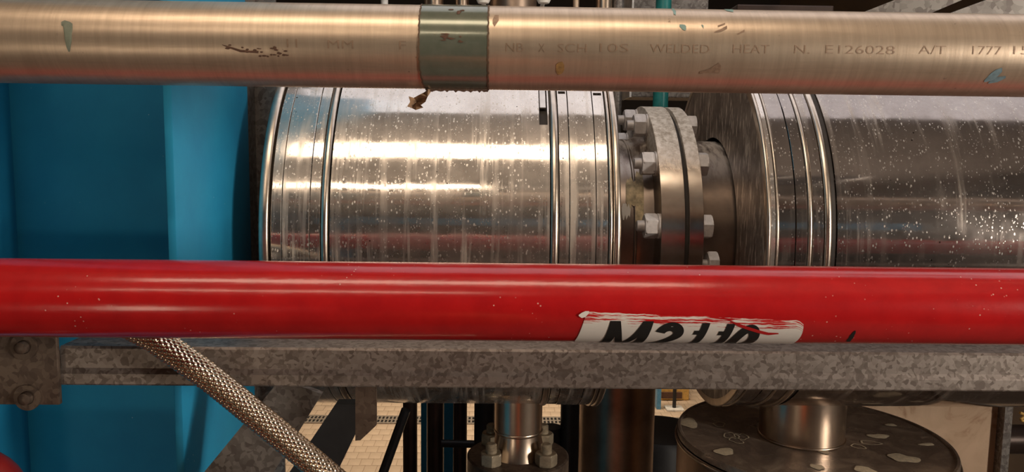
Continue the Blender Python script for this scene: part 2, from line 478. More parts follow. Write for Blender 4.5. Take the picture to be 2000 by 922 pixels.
def vis(p):
    d = Vector((p[0], p[1], FL)); z = d.dot(fwd); px = 1000+F*d.dot(rgt)/z; py = 461-F*d.dot(upv)/z
    s = 9
    if 640 < px < 800 and 790 < py < 930: s = 0
    elif 810 < px < 830 or 905 < px < 930: s = 1 if 785 < py < 930 else 9
    elif 1040 < px < 1110 and 780 < py < 830: s = 1
    elif 1275 < px < 1400 and 755 < py < 830: s = 1
    return s
cand.sort(key=lambda p: (vis(p), abs(p[0]+.9)+abs(p[1]-5.6)))
for p in cand[:290]: inst('tile', tmesh, (p[0], p[1], FL), (0, 0, 0), floor)
V, Fq = [], []
for x, y in cand[290:]:
    k = len(V); a, b = TW/2-G/2, TD/2-G/2
    V += [(x-a, y-b, FL), (x+a, y-b, FL), (x+a, y+b, FL), (x-a, y+b, FL)]; Fq.append((k, k+1, k+2, k+3))
tag(obj('tile_field', (V, Fq), 'tile', floor, 0), kind='stuff')
# drain with two rows of holes
dr = thing('drain_grate', (0, (DY0+DY1)/2, FL), 'pale steel drain grate with two rows of holes in the tiled floor', 'drain')
obj('channel', box(-2.2, 2.8, DY0, DY1, FL-.0028, FL-.0008), 'black', dr, 0)
V = []; hw = (DY1-DY0); parts = [box(-2.2, 2.8, DY0, DY0+hw*.14, FL-.0005, FL+.004), box(-2.2, 2.8, DY1-hw*.14, DY1, FL-.0005, FL+.004), box(-2.2, 2.8, DY0+hw*.44, DY0+hw*.56, FL-.0005, FL+.004)]
x = -2.2
while x < 2.8: parts.append(box(x, x+.013, DY0+hw*.14, DY1-hw*.14, FL-.0005, FL+.0035)); x += .031
tag(obj('grate_bars', join(*parts), 'grate', dr, 0), kind='stuff')
# lamps' housings
for nm, loc, tgt, sx, sy, wt, col, lab in LAMPS:
    d = (Vector(tgt)-Vector(loc)).normalized(); c = Vector(loc)
    lt = thing('ceiling_lamp', (c.x, c.y, c.z), lab, 'lamp')
    ya = (-d).cross(Vector((1, 0, 0))).normalized()
    v, f = box(-sx/2-.02, sx/2+.02, -sy/2-.02, sy/2+.02, .012, .07)
    obj('housing', ([c+Vector((1, 0, 0))*p[0]+ya*p[1]-d*p[2] for p in v], f), 'white_paint', lt, 0)
    for s in (-1, 1): obj('hanger', cyl(c-d*.06+Vector((s*sx*.4, 0, 0)), Vector((c.x+s*sx*.4, (c-d*.06).y, CE)), .006, 8), 'galv_dark', lt)

# ---------------------------------------------------------------- pipe across the top
def cyl_hit(x, y, yc, zc, r):
    d = ray(x, y); a = d.y**2+d.z**2; b = -2*(d.y*yc+d.z*zc); c = yc*yc+zc*zc-r*r
    disc = b*b-4*a*c
    t = (-b-math.sqrt(max(disc, 0)))/(2*a)
    p = d*t
    return p.x, math.atan2(p.z-zc, -(p.y-yc))
def wrapgrid(us, vs_, fn):
    v, f = [], []
    n = len(vs_)
    for u in us:
        for q in vs_: v.append(fn(u, q))
    for i in range(len(us)-1):
        for j in range(n-1): f.append((i*n+j, (i+1)*n+j, (i+1)*n+j+1, i*n+j+1))
    return v, f
def on(X, th, pipe, off): return Vector((X, pipe[0]-(pipe[2]+off)*math.cos(th), pipe[1]+(pipe[2]+off)*math.sin(th)))
def patch(cols, pipe, off=.0004, nv=10):
    """cols: (x, y_top, y_bottom) pixels read off the pipe; laid on the pipe's own surface"""
    cc = []
    for x, yt, yb in cols:
        X, a = cyl_hit(x, yt, *pipe); X2, b = cyl_hit(x, yb, *pipe); cc.append((X, a, X2, b))
    v, f = [], []
    for X, a, X2, b in cc:
        for j in range(nv+1):
            t = j/nv; v.append(on(X+(X2-X)*t, a+(b-a)*t, pipe, off))
    for i in range(len(cc)-1):
        for j in range(nv): k = i*(nv+1)+j; f.append((k, k+1, k+nv+2, k+nv+1))
    return v, f
def text_mesh(s, bold=0.0, shear=0.0):
    cu = bpy.data.curves.new('t', 'FONT'); cu.body = s; cu.size = 1; cu.offset = bold; cu.shear = shear; cu.resolution_u = 3
    cu.fill_mode = 'FRONT'
    o = bpy.data.objects.new('t', cu); C.objects.link(o)
    dg = bpy.context.evaluated_depsgraph_get(); dg.update()
    me = bpy.data.meshes.new_from_object(o.evaluated_get(dg))
    C.objects.unlink(o); bpy.data.objects.remove(o); bpy.data.curves.remove(cu)
    bm = bmesh.new(); bm.from_mesh(me); bpy.data.meshes.remove(me)
    bmesh.ops.triangulate(bm, faces=bm.faces)
    for _ in range(3):
        e = [q for q in bm.edges if abs(q.verts[0].co.y-q.verts[1].co.y) > .09]
        if not e: break
        bmesh.ops.subdivide_edges(bm, edges=e, cuts=1)
        bmesh.ops.triangulate(bm, faces=[q for q in bm.faces if len(q.verts) > 3])
    bm.verts.ensure_lookup_table(); bm.verts.index_update()
    v = np.array([tuple(p.co) for p in bm.verts]); f = [tuple(p.index for p in q.verts) for q in bm.faces]
    bm.free()
    return v, f
def wrap_text(s, pipe, X0, X1, th_top, arc_h, off, bold=0, shear=0):
    v, f = text_mesh(s, bold, shear)
    x0, x1 = v[:, 0].min(), v[:, 0].max(); y0, y1 = v[:, 1].min(), v[:, 1].max()
    out = []
    for p in v:
        X = X0+(X1-X0)*(p[0]-x0)/(x1-x0); th = th_top-(arc_h/pipe[2])*(y1-p[1])/(y1-y0)
        out.append(on(X, th, pipe, off))
    return out, f
rP = .04445
def fit_pipe(yt, yb, Y):
    a, b = ray(1000, yt), ray(1000, yb)
    ea, eb = math.atan2(a.z, a.y), math.atan2(b.z, b.y)
    D = rP/math.sin((ea-eb)/2); e = (ea+eb)/2
    return (D*math.cos(e), D*math.sin(e), rP)
CP = fit_pipe(12, 176, 0)
RP = fit_pipe(514, 666, 0)
print('PIPES', CP, RP)
cp = thing('tan_steel_pipe', (0, CP[0], CP[1]-rP), 'tan brushed steel pipe with stamped lettering and a grey-green band', 'pipe')
obj('pipe_body', lathe([(-XW, rP), (XW, rP)], (0, CP[0], CP[1]), 'X', 128, closed=False), 'copper', cp)
xa, xb = cyl_hit(818, 95, *CP)[0], cyl_hit(953, 95, *CP)[0]
xs = np.linspace(xa, xb, 14); ths = np.linspace(R(-95), R(185), 90)
tb = obj('band_wrap', wrapgrid(xs, ths, lambda u, t: on(u+(.004*(max(0, -t-.5))**1.5 if u == xs[0] else 0), t, CP, .0007)), 'tape', cp)
tag(tb, 'grey-green adhesive band with worn edges')
for xx in (xa, xb):
    obj('band_edge', wrapgrid([xx-.0008, xx+.0008], ths, lambda u, t: on(u+(.004*(max(0, -t-.5))**1.5 if xx == xa else 0)+.0006*math.sin(t*37)*math.sin(t*11), t, CP, .0010)), 'tape_edge', cp)
# ragged lower lip of the band and the torn scrap that hangs from it
xs2 = np.linspace(xa+.003, xb, 30)
rg = [(.002+.004*abs(math.sin(i*1.7)*math.cos(i*.9))) for i in range(30)]
v, f = [], []
for i, x in enumerate(xs2):
    p = on(x, R(-84), CP, .0008); v += [p, p+Vector((0, -.0005, -rg[i]*.6))]
f = [(2*i, 2*i+2, 2*i+3, 2*i+1) for i in range(29)]
obj('torn_edge', (v, f), 'rust', cp)
YT = CP[0]-.005
def tp(x, y, dy=0): return atY(x, y, YT+dy*.35)
ol = [(836, 174), (844, 176), (835, 189), (831, 199), (821, 206), (827, 210), (812, 215), (804, 211), (795, 208), (801, 199), (798, 188), (808, 191), (819, 185), (829, 180)]
pts = [tp(x, y, (.010 if i % 2 else -.010)) for i, (x, y) in enumerate(ol)]+[tp(815, 199, .03)]
fs = [(i, i+1, 14) for i in range(2, 12)]+[(12, 2, 14), (0, 1, 2), (0, 2, 13), (13, 2, 12)]
tag(obj('torn_scrap', (pts, fs), 'paper', cp, 0), 'torn brown scrap of tape hanging from the band')
# stamped lettering
for s, x0, x1, yt in [('NB', 988, 1022, 84), ('X', 1052, 1064, 85), ('SCH', 1090, 1146, 85), ('10S', 1172, 1228, 85), ('WELDED', 1270, 1386, 86), ('HEAT', 1432, 1503, 87), ('N.', 1552, 1582, 88), ('E126028', 1613, 1748, 88), ('A/T', 1795, 1848, 89), ('1777', 1900, 1956, 90), ('15', 1980, 2010, 90), ('F', 780, 793, 80), ('11', 560, 580, 76), ('MM', 640, 690, 78)]:
    A = cyl_hit(x0, yt, *CP); B = cyl_hit(x1, yt, *CP)
    o = obj('stamped_word', wrap_text(s, CP, A[0], B[0], A[1], .0085, .0003, -.012), 'stamp', cp, 0)
# paint drip, scabs and flecks on the pipe
drip = [(120, 43, 50), (124, 41, 52), (127, 40, 78), (130, 41, 92), (134, 42, 101), (137, 43, 101), (140, 45, 82), (142, 47, 55)]
tag(obj('paint_drip', patch(drip, CP), 'green_drip', cp), 'grey-green run of dried paint')
for cols, mt in [([(434, 87, 88), (450, 91, 95), (470, 97, 102), (490, 99, 103), (505, 99, 104)], 'rust'), 
                  ([(1327, 48, 52), (1333, 48, 58), (1338, 49, 60), (1340, 52, 58)], 'teal_paint'),
                 ([(1414, 17, 19), (1420, 17, 22), (1432, 19, 24)], 'teal_paint'), ([(1312, 17, 19), (1316, 17, 28), (1320, 22, 30)], 'teal_paint'), ([(1370, 48, 50), (1374, 50, 56)], 'teal_paint'),
                 ([(1395, 62, 64), (1408, 57, 62), (1420, 50, 56)], 'stamp'), ([(1402, 50, 53), (1416, 45, 48)], 'stamp'), ([(1440, 66, 68), (1454, 58, 62)], 'stamp'),
                 ([(1922, 157, 160), (1935, 143, 158), (1945, 136, 152), (1957, 132, 140)], 'blue_scuff'), ([(1930, 161, 163), (1948, 150, 160), (1964, 148, 152)], 'blue_scuff'),
                 ([(1086, 126, 140), (1091, 122, 146), (1098, 120, 143), (1102, 127, 136)], 'ochre'), ([(1366, 140, 144), (1386, 134, 142), (1404, 122, 143), (1408, 128, 134)], 'stamp'),
                 ([(962, 40, 46), (966, 30, 52), (974, 30, 40)], 'stamp')]:
    obj('paint_scab' if mt != 'stamp' else 'scratch', patch(cols, CP, .0011 if cols[0][0] == 862 else .0004), mt, cp)

rq = random.Random(11)
for x0, x1, y0, y1, n, off in ((862, 900, 66, 82, 16, .0011), (506, 560, 90, 110, 18, .0005), (430, 505, 88, 103, 8, .0005), (840, 930, 20, 30, 5, .0011)):
    for i in range(n):
        x = rq.uniform(x0, x1); y = rq.uniform(y0, y1); a = rq.uniform(2, 6); b = rq.uniform(1, 3)
        obj('rust_fleck', patch([(x-a, y-.4, y+.5), (x-a*.4, y-b*rq.uniform(.6, 1), y+b*.6), (x+a*.3, y-b*.7, y+b*rq.uniform(.6, 1)), (x+a, y-.5, y+.4)], CP, off, 3), 'rust', cp)
# ---------------------------------------------------------------- red pipe
rp = thing('red_pipe', (0, RP[0], RP[1]-rP), 'glossy red painted pipe carrying a torn white number label', 'pipe')
obj('pipe_body', lathe([(-XW, rP), (XW, rP)], (0, RP[0], RP[1]), 'X', 128, closed=False), 'red', rp)
def sticker_mat():
    t = NT('torn_label'); uv = t.n('ShaderNodeTexCoord').outputs['UV']
    mp = t.n('ShaderNodeMapping'); t.link(uv, mp.inputs[0]); mp.inputs['Scale'].default_value = (4, 26, 1)
    n = t.noise(mp.outputs[0], 1, 6, .7, .3)
    s = t.sep(uv)
    k = t.n('ShaderNodeMapRange'); t.link(s[1], k.inputs[0]); k.inputs[1].default_value = .12; k.inputs[2].default_value = .50; k.inputs[3].default_value = .12; k.inputs[4].default_value = -.4
    msk = t.ramp(t.math('ADD', n, k.outputs[0]), [(.60, 0), (.63, 1)])
    c = t.mix(msk, (.80, .75, .69), (.56, .016, .016))
    return t.out(c, .28, 0)
M['sticker'] = sticker_mat()
XL, tht = cyl_hit(1147, 609, *RP); XLb, _ = cyl_hit(1124, 661, *RP); XR, thr = cyl_hit(1566, 626, *RP); XRb, _ = cyl_hit(1552, 668, *RP)
thb = cyl_hit(1300, 665, *RP)[1]; thend = thb-R(35)
nu, nv = 60, 40
v, f, uvs = [], [], []
for i in range(nu+1):
    u = i/nu
    for j in range(nv+1):
        q = j/nv
        top = tht+(thr-tht)*u - (.10*max(0, (u-.97)/.03)**2) + .012*math.sin(u*31)*math.sin(u*77)
        th = top+(thend-top)*q
        k = min(1, (tht-th)/(tht-thb))
        l = XL+(XLb-XL)*max(0, k)**.8; r_ = XR+.003*math.sin(min(1, k)*PI)+(XRb-XR)*max(0, k)**2
        v.append(on(l+(r_-l)*u, th, RP, .0006)); uvs.append((u, q))
for i in range(nu):
    for j in range(nv): a = i*(nv+1)+j; f.append((a, a+1, a+nv+2, a+nv+1))
st = obj('number_label', (v, f), 'sticker', rp)
ul = st.data.uv_layers.new(name='UVMap')
for lp in st.data.loops: ul.data[lp.index].uv = uvs[lp.vertex_index]
tag(st, 'torn white label with black slanted characters, its top edge smeared red')
def stroke(pts, wd):
    """broad pen stroke along points of a unit-high character, cut fine enough to bend round the pipe"""
    P_ = []
    for a, b in zip(pts, pts[1:]):
        n = max(1, int(math.dist(a, b)/.05)); P_ += [(a[0]+(b[0]-a[0])*i/n, a[1]+(b[1]-a[1])*i/n) for i in range(n)]
    P_.append(pts[-1]); v, f = [], []
    for i, p in enumerate(P_):
        a, b = P_[max(i-1, 0)], P_[min(i+1, len(P_)-1)]
        dx, dy = b[0]-a[0], b[1]-a[1]; l = math.hypot(dx, dy) or 1
        nx_, ny_ = -dy/l*wd/2, dx/l*wd/2
        v += [(p[0]+nx_, p[1]+ny_), (p[0]-nx_, p[1]-ny_)]
    return v, [(2*i, 2*i+2, 2*i+3, 2*i+1) for i in range(len(P_)-1)]
def ell(cx_, cy_, rx, ry, a0, a1, n=28): return [(cx_+rx*math.cos(R(a0+(a1-a0)*i/n)), cy_+ry*math.sin(R(a0+(a1-a0)*i/n))) for i in range(n+1)]
GL = {'M': ([[(.12, 0), (.12, 1)], [(.93, 0), (.93, 1)], [(.17, .98), (.525, .06)], [(.88, .98), (.525, .06)]], 1.05),
      '2': ([ell(.30, .70, .20, .19, 170, -30)+[(.40, .50), (.16, .20), (.12, .10)], [(.02, .11), (.58, .11)]], .60),
      '1': ([[(.42, 0), (.42, 1)], [(.17, .75), (.34, .75)]], .54),
      '0': ([ell(.30, .5, .19, .39, 0, 360, 48)], .60)}
for ch, x0, x1, yt in [('M', 1192, 1277, 626), ('2', 1287, 1342, 628.5), ('1', 1350, 1388, 630), ('1', 1398, 1437, 631.5), ('0', 1441, 1496, 633)]:
    A = cyl_hit(x0, yt, *RP); B = cyl_hit(x1, yt, *RP); st_list, wid = GL[ch]
    vv, ff = join(*[stroke(q, (.22 if ch != 'M' else .24) if i < (2 if ch == 'M' else 1) else (.17 if ch != '1' else .12)) for i, q in enumerate(st_list)])
    hgt = .054; kx = (B[0]-A[0])/wid; lift = {}
    vv = [on(A[0]+kx*x+.22*(y-1)*hgt*.8, A[1]-(hgt/RP[2])*(1-max(0, min(1, y))), RP, .0010) for x, y in vv]
    obj('character', (vv, ff), 'ink', st, 0)
obj('peeled_corner', patch([(1130, 614, 616), (1136, 610, 620), (1143, 607, 618), (1150, 607, 611)], RP, .002, 4), 'white', st)
obj('red_tear', patch([(1425, 625, 626), (1440, 630, 636), (1460, 637, 643), (1480, 643, 649), (1500, 648, 653), (1520, 649, 651)], RP, .0013, 4), 'red', st)
obj('red_tear', patch([(1380, 618, 619), (1400, 619, 622), (1425, 621, 625), (1440, 622, 623)], RP, .0013, 4), 'red', st)
obj('marker_stroke', patch([(1654, 664, 667), (1660, 655, 667), (1666, 648, 660), (1671, 645, 650)], RP), 'ink', rp)

# ---------------------------------------------------------------- steel drums on a common axis
DY = 1.66
DZ = -.0995*DY
DR = .2233*DY
KS = DY/1.35
NR, FR, BR = .158*KS, .2165*KS, .196*KS
DC = (0, DY, DZ)
YN = DY-DR
def X(px): return atY(px, 450, YN).x
tseam = R(-10)
ld = thing('insulated_drum', (X(860), DY, DZ-DR), 'bright polished steel clad drum between blue column and bolted flange', 'drum')
obj('inner_liner', solid_lathe([(X(512), .15), (X(512), DR-.012), (X(1203), DR-.012), (X(1203), .15)], DC, 'X', 96), 'liner', ld)
def seamring(name, x0, x1, r, t, mat, par, rnd=0, split=False):
    pr = ring(X(x0), X(x1), r, t, rnd)
    if split: return obj(name, lathe(pr, DC, 'X', 160, tseam+R(.25), tseam+2*PI-R(.25)), mat, par)
    return obj(name, lathe(pr, DC, 'X', 160), mat, par)
seamring('rim_bead', 504, 523, DR+.003, .02, 'bead', ld, .004, True)
seamring('collar', 528, 548, DR, .012, 'drum', ld)
seamring('collar', 549.5, 603, DR+.0006, .012, 'drum', ld, 0, True)
seamring('collar', 604, 624, DR, .012, 'drum', ld)
seamring('bead', 625, 641, DR+.004, .014, 'bead', ld, .007, True)
# main sheet with the open slot near its end
def slotted_sheet(x0, x1, r, slots, mat, par, name):
    xs = sorted(set([X(x0), X(x1)]+[X(q) for s in slots for q in s[:2]]))
    n = 240
    ang = [-PI+2*PI*i/n for i in range(n)]
    an = sorted(set(ang+[q for s in slots for q in s[2:]]))
    v, f = [], []
    k = len(xs)
    for a in an:
        for x in xs: v.append((x, DY-r*math.cos(a), DZ+r*math.sin(a)))
    for i in range(len(an)):
        j = (i+1) % len(an); am = (an[i]+an[j])/2 if j else PI
        for q in range(k-1):
            xm = (xs[q]+xs[q+1])/2
            if any(X(s[0]) < xm < X(s[1]) and s[2] < am < s[3] for s in slots): continue
            f.append((i*k+q, i*k+q+1, j*k+q+1, j*k+q))
    for s_ in slots:                       # folded walls of the slot, with vertices of their own
        q = [(X(s_[0]), s_[2]), (X(s_[1]), s_[2]), (X(s_[1]), s_[3]), (X(s_[0]), s_[3])]
        for a, b in zip(q, q[1:]+q[:1]):
            b0 = len(v)
            for (x, t), rr in ((a, r), (b, r), (b, r-.009), (a, r-.009)): v.append((x, DY-rr*math.cos(t), DZ+rr*math.sin(t)))
            f.append((b0, b0+1, b0+2, b0+3))
    return obj(name, (v, f), mat, par)
def TH(y):
    return cyl_hit(1000, y, DY, DZ, DR)[1]
slotted_sheet(643, 1074, DR, [(1054, 1071, TH(243), TH(160))], 'drum', ld, 'shell_sheet')
obj('slot_strap', lathe(ring(X(1056), X(1069), DR-.004, .004), DC, 'X', 160, TH(206), TH(130)), 'strap', ld)
seamring('bead', 1075, 1092, DR+.004, .014, 'bead', ld, .007)
slotted_sheet(1093, 1112, DR, [(1095, 1110, TH(182), TH(177))], 'drum', ld, 'collar')
seamring('collar', 1113.5, 1164, DR+.0012, .012, 'drum', ld)
slotted_sheet(1165.5, 1188, DR+.001, [(1168, 1185, TH(185), TH(180))], 'drum', ld, 'collar')
seamring('rim_bead', 1189.5, 1197, DR+.004, .016, 'bead', ld, .004)
seamring('rim_bead', 1198.5, 1213, DR+.005, .022, 'bead', ld, .005)
obj('lap_seam', lathe(ring(X(645), X(1073), DR+.0008, .002), DC, 'X', 160, R(-32), R(-31)), 'bead', ld)

rd = thing('insulated_drum', (X(1800), DY, DZ-DR), 'dull dark steel clad drum with streaked end plate, beside bolted flange', 'drum')
XE = 1.9
obj('inner_liner', lathe([(X(1502), NR+.012), (X(1502), DR-.012), (XE, DR-.012), (XE, NR+.012)], DC, 'X', 96), 'liner', rd)
obj('end_plate', lathe([(X(1500), NR+.0085), (X(1500), DR-.004), (X(1503), DR-.004), (X(1503), NR+.0085)], DC, 'X', 128), 'end_plate', rd)
seamring('rim_bead', 1499, 1506, DR+.003, .016, 'bead', rd, .0035)
seamring('rim_bead', 1506.5, 1516, DR+.001, .014, 'drum', rd)
seamring('rim_bead', 1517, 1521, DR+.003, .014, 'bead', rd, .002)
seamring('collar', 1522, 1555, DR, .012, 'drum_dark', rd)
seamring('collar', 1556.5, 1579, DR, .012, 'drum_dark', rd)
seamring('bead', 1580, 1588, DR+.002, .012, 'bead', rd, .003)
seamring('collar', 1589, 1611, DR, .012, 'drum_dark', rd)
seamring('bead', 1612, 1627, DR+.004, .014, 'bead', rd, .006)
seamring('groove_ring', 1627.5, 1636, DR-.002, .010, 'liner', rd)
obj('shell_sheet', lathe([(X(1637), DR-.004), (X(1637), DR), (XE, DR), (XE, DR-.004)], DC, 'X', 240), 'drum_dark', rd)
obj('lap_seam', lathe(ring(X(1640), XE, DR+.0008, .002), DC, 'X', 160, R(-40), R(-39)), 'bead', rd)

# ---------------------------------------------------------------- bolted flange joint between the drums
YF_ = DY-FR
def XF(px, y=420, Yd=None): return atY(px, y, Yd or YF_).x
x1, x2, x3, x4 = XF(1293), XF(1340), XF(1349), XF(1377)
fj = thing('flanged_pipe_joint', ((x2+x3)/2, DY, DZ-FR), 'bolted pair of round steel flanges joining the two clad drums', 'flange')
obj('flange_disc', lathe(ring(x1, x2, FR, FR-.16), DC, 'X', 128), 'flange', fj)
obj('flange_disc', lathe(ring(x3, x4, FR-.001, FR-.16), DC, 'X', 128), 'flange', fj)
obj('gasket', lathe([(x2, .16), (x2, FR-.010), (x3, FR-.010), (x3, .16)], DC, 'X', 96), 'black_gap', fj)
xn0, xn1 = X(1204), X(1520)
hub = x1-.022
obj('neck_pipe', lathe([(xn0, NR-.02), (xn0, NR), (hub-.012, NR), (hub, NR+.002), (x1+.001, NR+.012), (x1+.001, NR-.02)], DC, 'X', 128), 'neck', fj)
obj('neck_pipe', lathe([(x4-.001, NR-.02), (x4-.001, NR+.004), (x4+.02, NR), (xn1, NR), (xn1, NR-.02)], DC, 'X', 128), 'neck', fj)
obj('weld_bead', lathe(ring(hub-.016, hub-.009, NR+.0025, .006, .0025), DC, 'X', 96), 'neck', fj)
# yellowed sealant on the neck
SP = (DY, DZ, NR)
rs = random.Random(3)
def ragged(x0, x1, yt, yb, n=14, j=5):
    return [(x0+(x1-x0)*i/n, yt+rs.uniform(-j, j)+(10 if i in (0, n) else 0), yb+rs.uniform(-j, j)*1.6-(12 if i in (0, n) else 0)) for i in range(n+1)]
tag(obj('sealant_smear', patch(ragged(1222, 1262, 352, 404), SP, .003, 10), 'sealant', fj), 'cream smear of old sealant')
tag(obj('sealant_smear', patch(ragged(1240, 1256, 338, 436, 8, 4), SP, .0042, 10), 'sealant', fj), 'cream run of old sealant')
tag(obj('sealant_smear', patch(ragged(1214, 1232, 396, 424, 8, 4), SP, .002, 8), 'white', fj), 'white flake of sealant')
me_nut = hexmesh('nut', .041, .024, 'nut'); me_head = hexmesh('bolt_head', .041, .019, 'nut')
me_wash = localmesh('washer', solid_lathe([(0, .010), (0, .0235), (.003, .0235), (.003, .010)], (0, 0, 0), 'X', 28), 'nut')
Lb = x4-x1+.041
me_bolt = localmesh('bolt', solid_lathe([(0, .006), (0, .0095), (.002, .0105), (Lb, .0105), (Lb, .006)], (0, 0, 0), 'X', 20), 'nut')
for k in range(12):
    th = R(7.7+30*k)
    cy, cz = DY-BR*math.cos(th), DZ+BR*math.sin(th)
    b = inst('bolt', me_bolt, (x1-.041, cy, cz), (0, 0, 0), fj)
    tw = random.uniform(-.4, .4)+th
    inst('washer', me_wash, (x1-.003, cy, cz), (0, 0, 0), b)
    inst('nut', me_nut, (x1-.0275, cy, cz), (tw, 0, 0), b)
    inst('bolt_head', me_head, (x4, cy, cz), (tw+.3, 0, 0), b)
th = R(-9); cy, cz = DY-BR*math.cos(th), DZ+BR*math.sin(th)
b = inst('jacking_bolt', localmesh('jacking_bolt', solid_lathe([(0, .004), (0, .008), (.05, .008), (.05, .004)], (0, 0, 0), 'X', 20), 'nut'), (x4-.018, cy, cz), (0, 0, 0), fj)
inst('bolt_head', me_head, (x4+.014, cy, cz), (.1, 0, 0), b)

# ---------------------------------------------------------------- blue column standing on the floor
CY0, CY1 = 1.10, 1.43
xr_out = atY(340, 330, CY0).x; tf = .0125
YW = 1.38
xl_in = atY(30, 330, YW).x
bc = thing('blue_column', ((xr_out+xl_in)/2, YW, FL), 'blue painted steel column with deep projecting flanges beside the polished drum', 'column')
obj('flange_plate', bevbox(xr_out-tf, xr_out, CY0, CY1, FL, CE, .002), 'blue', bc)
obj('flange_plate', bevbox(xl_in-tf, xl_in, CY0, CY1, FL, CE, .002), 'blue', bc)
obj('web_plate', box(xl_in, xr_out-tf, YW-.005, YW+.005, FL, CE), 'blue', bc)
# mottled galvanized upright behind the column
gu = atY(498, 330, 1.42).x; gu2 = atY(540, 330, 1.42).x
tag(obj('galvanized_upright', join(box(gu-.022, gu+.026, 1.48, 1.486, FL, .5), box(gu-.022, gu-.016, 1.41, 1.48, FL, .5)), 'galv_dark', None, 0), 'mottled grey galvanized angle upright between blue column and polished drum', 'upright')

# ---------------------------------------------------------------- galvanized beam and its end plate
BY = .965
zt = atY(1000, 683, BY).z; zb = atY(1000, 757, BY).z
bx0 = atY(119, 720, BY).x
gb = thing('galvanized_beam', (.8, BY, zb), 'mottled galvanized channel beam running below the red pipe', 'beam')
zl = zb+(zt-zb)*.44
prof = [(BY+.002, zt), (BY, zt-.003), (BY, zl), (BY-.0035, zl-.007), (BY-.0035, zb+.002), (BY-.002, zb), (BY+.006, zb), (BY+.006, zt-.006), (BY+.052, zt-.006), (BY+.052, zt)]
v = [(bx0, p[0], p[1]) for p in prof]+[(XW, p[0], p[1]) for p in prof]; n = len(prof)
f = [tuple(range(n)), tuple(range(n, 2*n))]+[(i, (i+1) % n, n+(i+1) % n, n+i) for i in range(n)]
obj('channel', (v, f), 'galv', gb, 20)
ep = thing('end_bracket', (bx0-.06, BY, zb-.03), 'brown galvanized bracket plate with two bolts at the beam end', 'bracket')
pz0, pz1 = atY(50, 791, BY-.012).z, atY(50, 640, BY-.012).z
px1 = atY(112, 720, BY-.012).x
obj('plate', bevbox(xl_in-tf-.02, px1, BY-.012, BY-.004, pz0, pz1, .0015), 'galv_brown', ep)
obj('fixing_block', box(xl_in-tf-.015, xl_in+.02, BY-.004, CY0, pz0+.01, pz1-.01), 'galv_brown', ep, 0)
obj('splice_plate', box(xl_in+.02, bx0+.10, BY+.0065, BY+.012, zb+.004, zt-.008), 'galv_brown', ep, 0)
for (bx, by) in ((48, 677), (55, 776)):
    p = atY(bx, by, BY-.012)
    wsh = obj('bolt', solid_lathe([(0, .004), (0, .0085), (-.010, .0075), (-.012, .004)], p, (0, 1, 0), 24), 'galv_brown', ep)
    obj('washer', lathe([(0, .0088), (0, .0165), (-.003, .0165), (-.003, .0088)], p, (0, 1, 0), 32), 'galv_brown', wsh)

# ---------------------------------------------------------------- braided hose
HY = .934; hr = .0168
hp = [(60, 597), (140, 600), (220, 622), (290, 655), (340, 688), (420, 746), (500, 811), (580, 877), (650, 936), (740, 1013), (820, 1080), (900, 1150)]
P = [atY(x, y, HY + (0 if i < 9 else .0)) for i, (x, y) in enumerate(hp)]
def catmull(P, n):
    out = []
    for i in range(len(P)-1):
        p0, p1, p2, p3 = P[max(i-1, 0)], P[i], P[i+1], P[min(i+2, len(P)-1)]
        for k in range(n):
            t = k/n
            out.append(.5*((2*p1)+(-p0+p2)*t+(2*p0-5*p1+4*p2-p3)*t*t+(-p0+3*p1-3*p2+p3)*t**3))
    out.append(P[-1]); return out
cl = catmull(P, 12)
hz = thing('braided_hose', P[-1], 'flexible hose of bronze coloured braided wire slanting across the beam', 'hose')
obj('hose_core', tube_path(cl, hr-.0016, 24), 'hose_core', hz)
arc = [0]
for a, b in zip(cl, cl[1:]): arc.append(arc[-1]+(b-a).length)
arc = np.array(arc); CL = np.array([tuple(p) for p in cl])
def braid(sgn, ns=16, pitch=.16, wd=.0050, per=5):
    L = arc[-1]; cross = pitch/(2*ns)            # distance between crossings
    s = np.arange(0, L, cross/per)
    C3 = np.stack([np.interp(s, arc, CL[:, i]) for i in range(3)], 1)
    T = np.gradient(C3, axis=0); T /= np.linalg.norm(T, axis=1)[:, None]
    U = np.cross(T, np.array([0, 1.0, 0])); U /= np.linalg.norm(U, axis=1)[:, None]
    W = np.cross(T, U)
    al = math.atan2(2*PI*hr, pitch); V, Fq = [], []
    for k in range(ns):
        th = sgn*2*PI*s/pitch + 2*PI*k/ns
        rad = hr-.0004+.0009*sgn*np.cos(ns*th)       # one over, one under
        q = len(V); n = len(s)
        for off in (-.5, -.18, .18, .5):
            ang = th+off*wd*math.cos(al)/hr
            p = C3 + T*(-sgn*off*wd*math.sin(al)) + (U*np.cos(ang)[:, None]+W*np.sin(ang)[:, None])*(rad-.0042*off*off)[:, None]
            V += p.tolist()
        for c in range(3):
            for i in range(n-1): Fq.append((q+c*n+i, q+c*n+i+1, q+(c+1)*n+i+1, q+(c+1)*n+i))
    return V, Fq
for sg in (1, -1): tag(obj('wire_braid', braid(sg), 'braid', hz, 60), kind='stuff')
obj('end_fitting', cyl(P[0]-Vector((.05, 0, 0)), P[0]+Vector((.02, 0, 0)), hr+.004, 6), 'nut_rusty', hz)

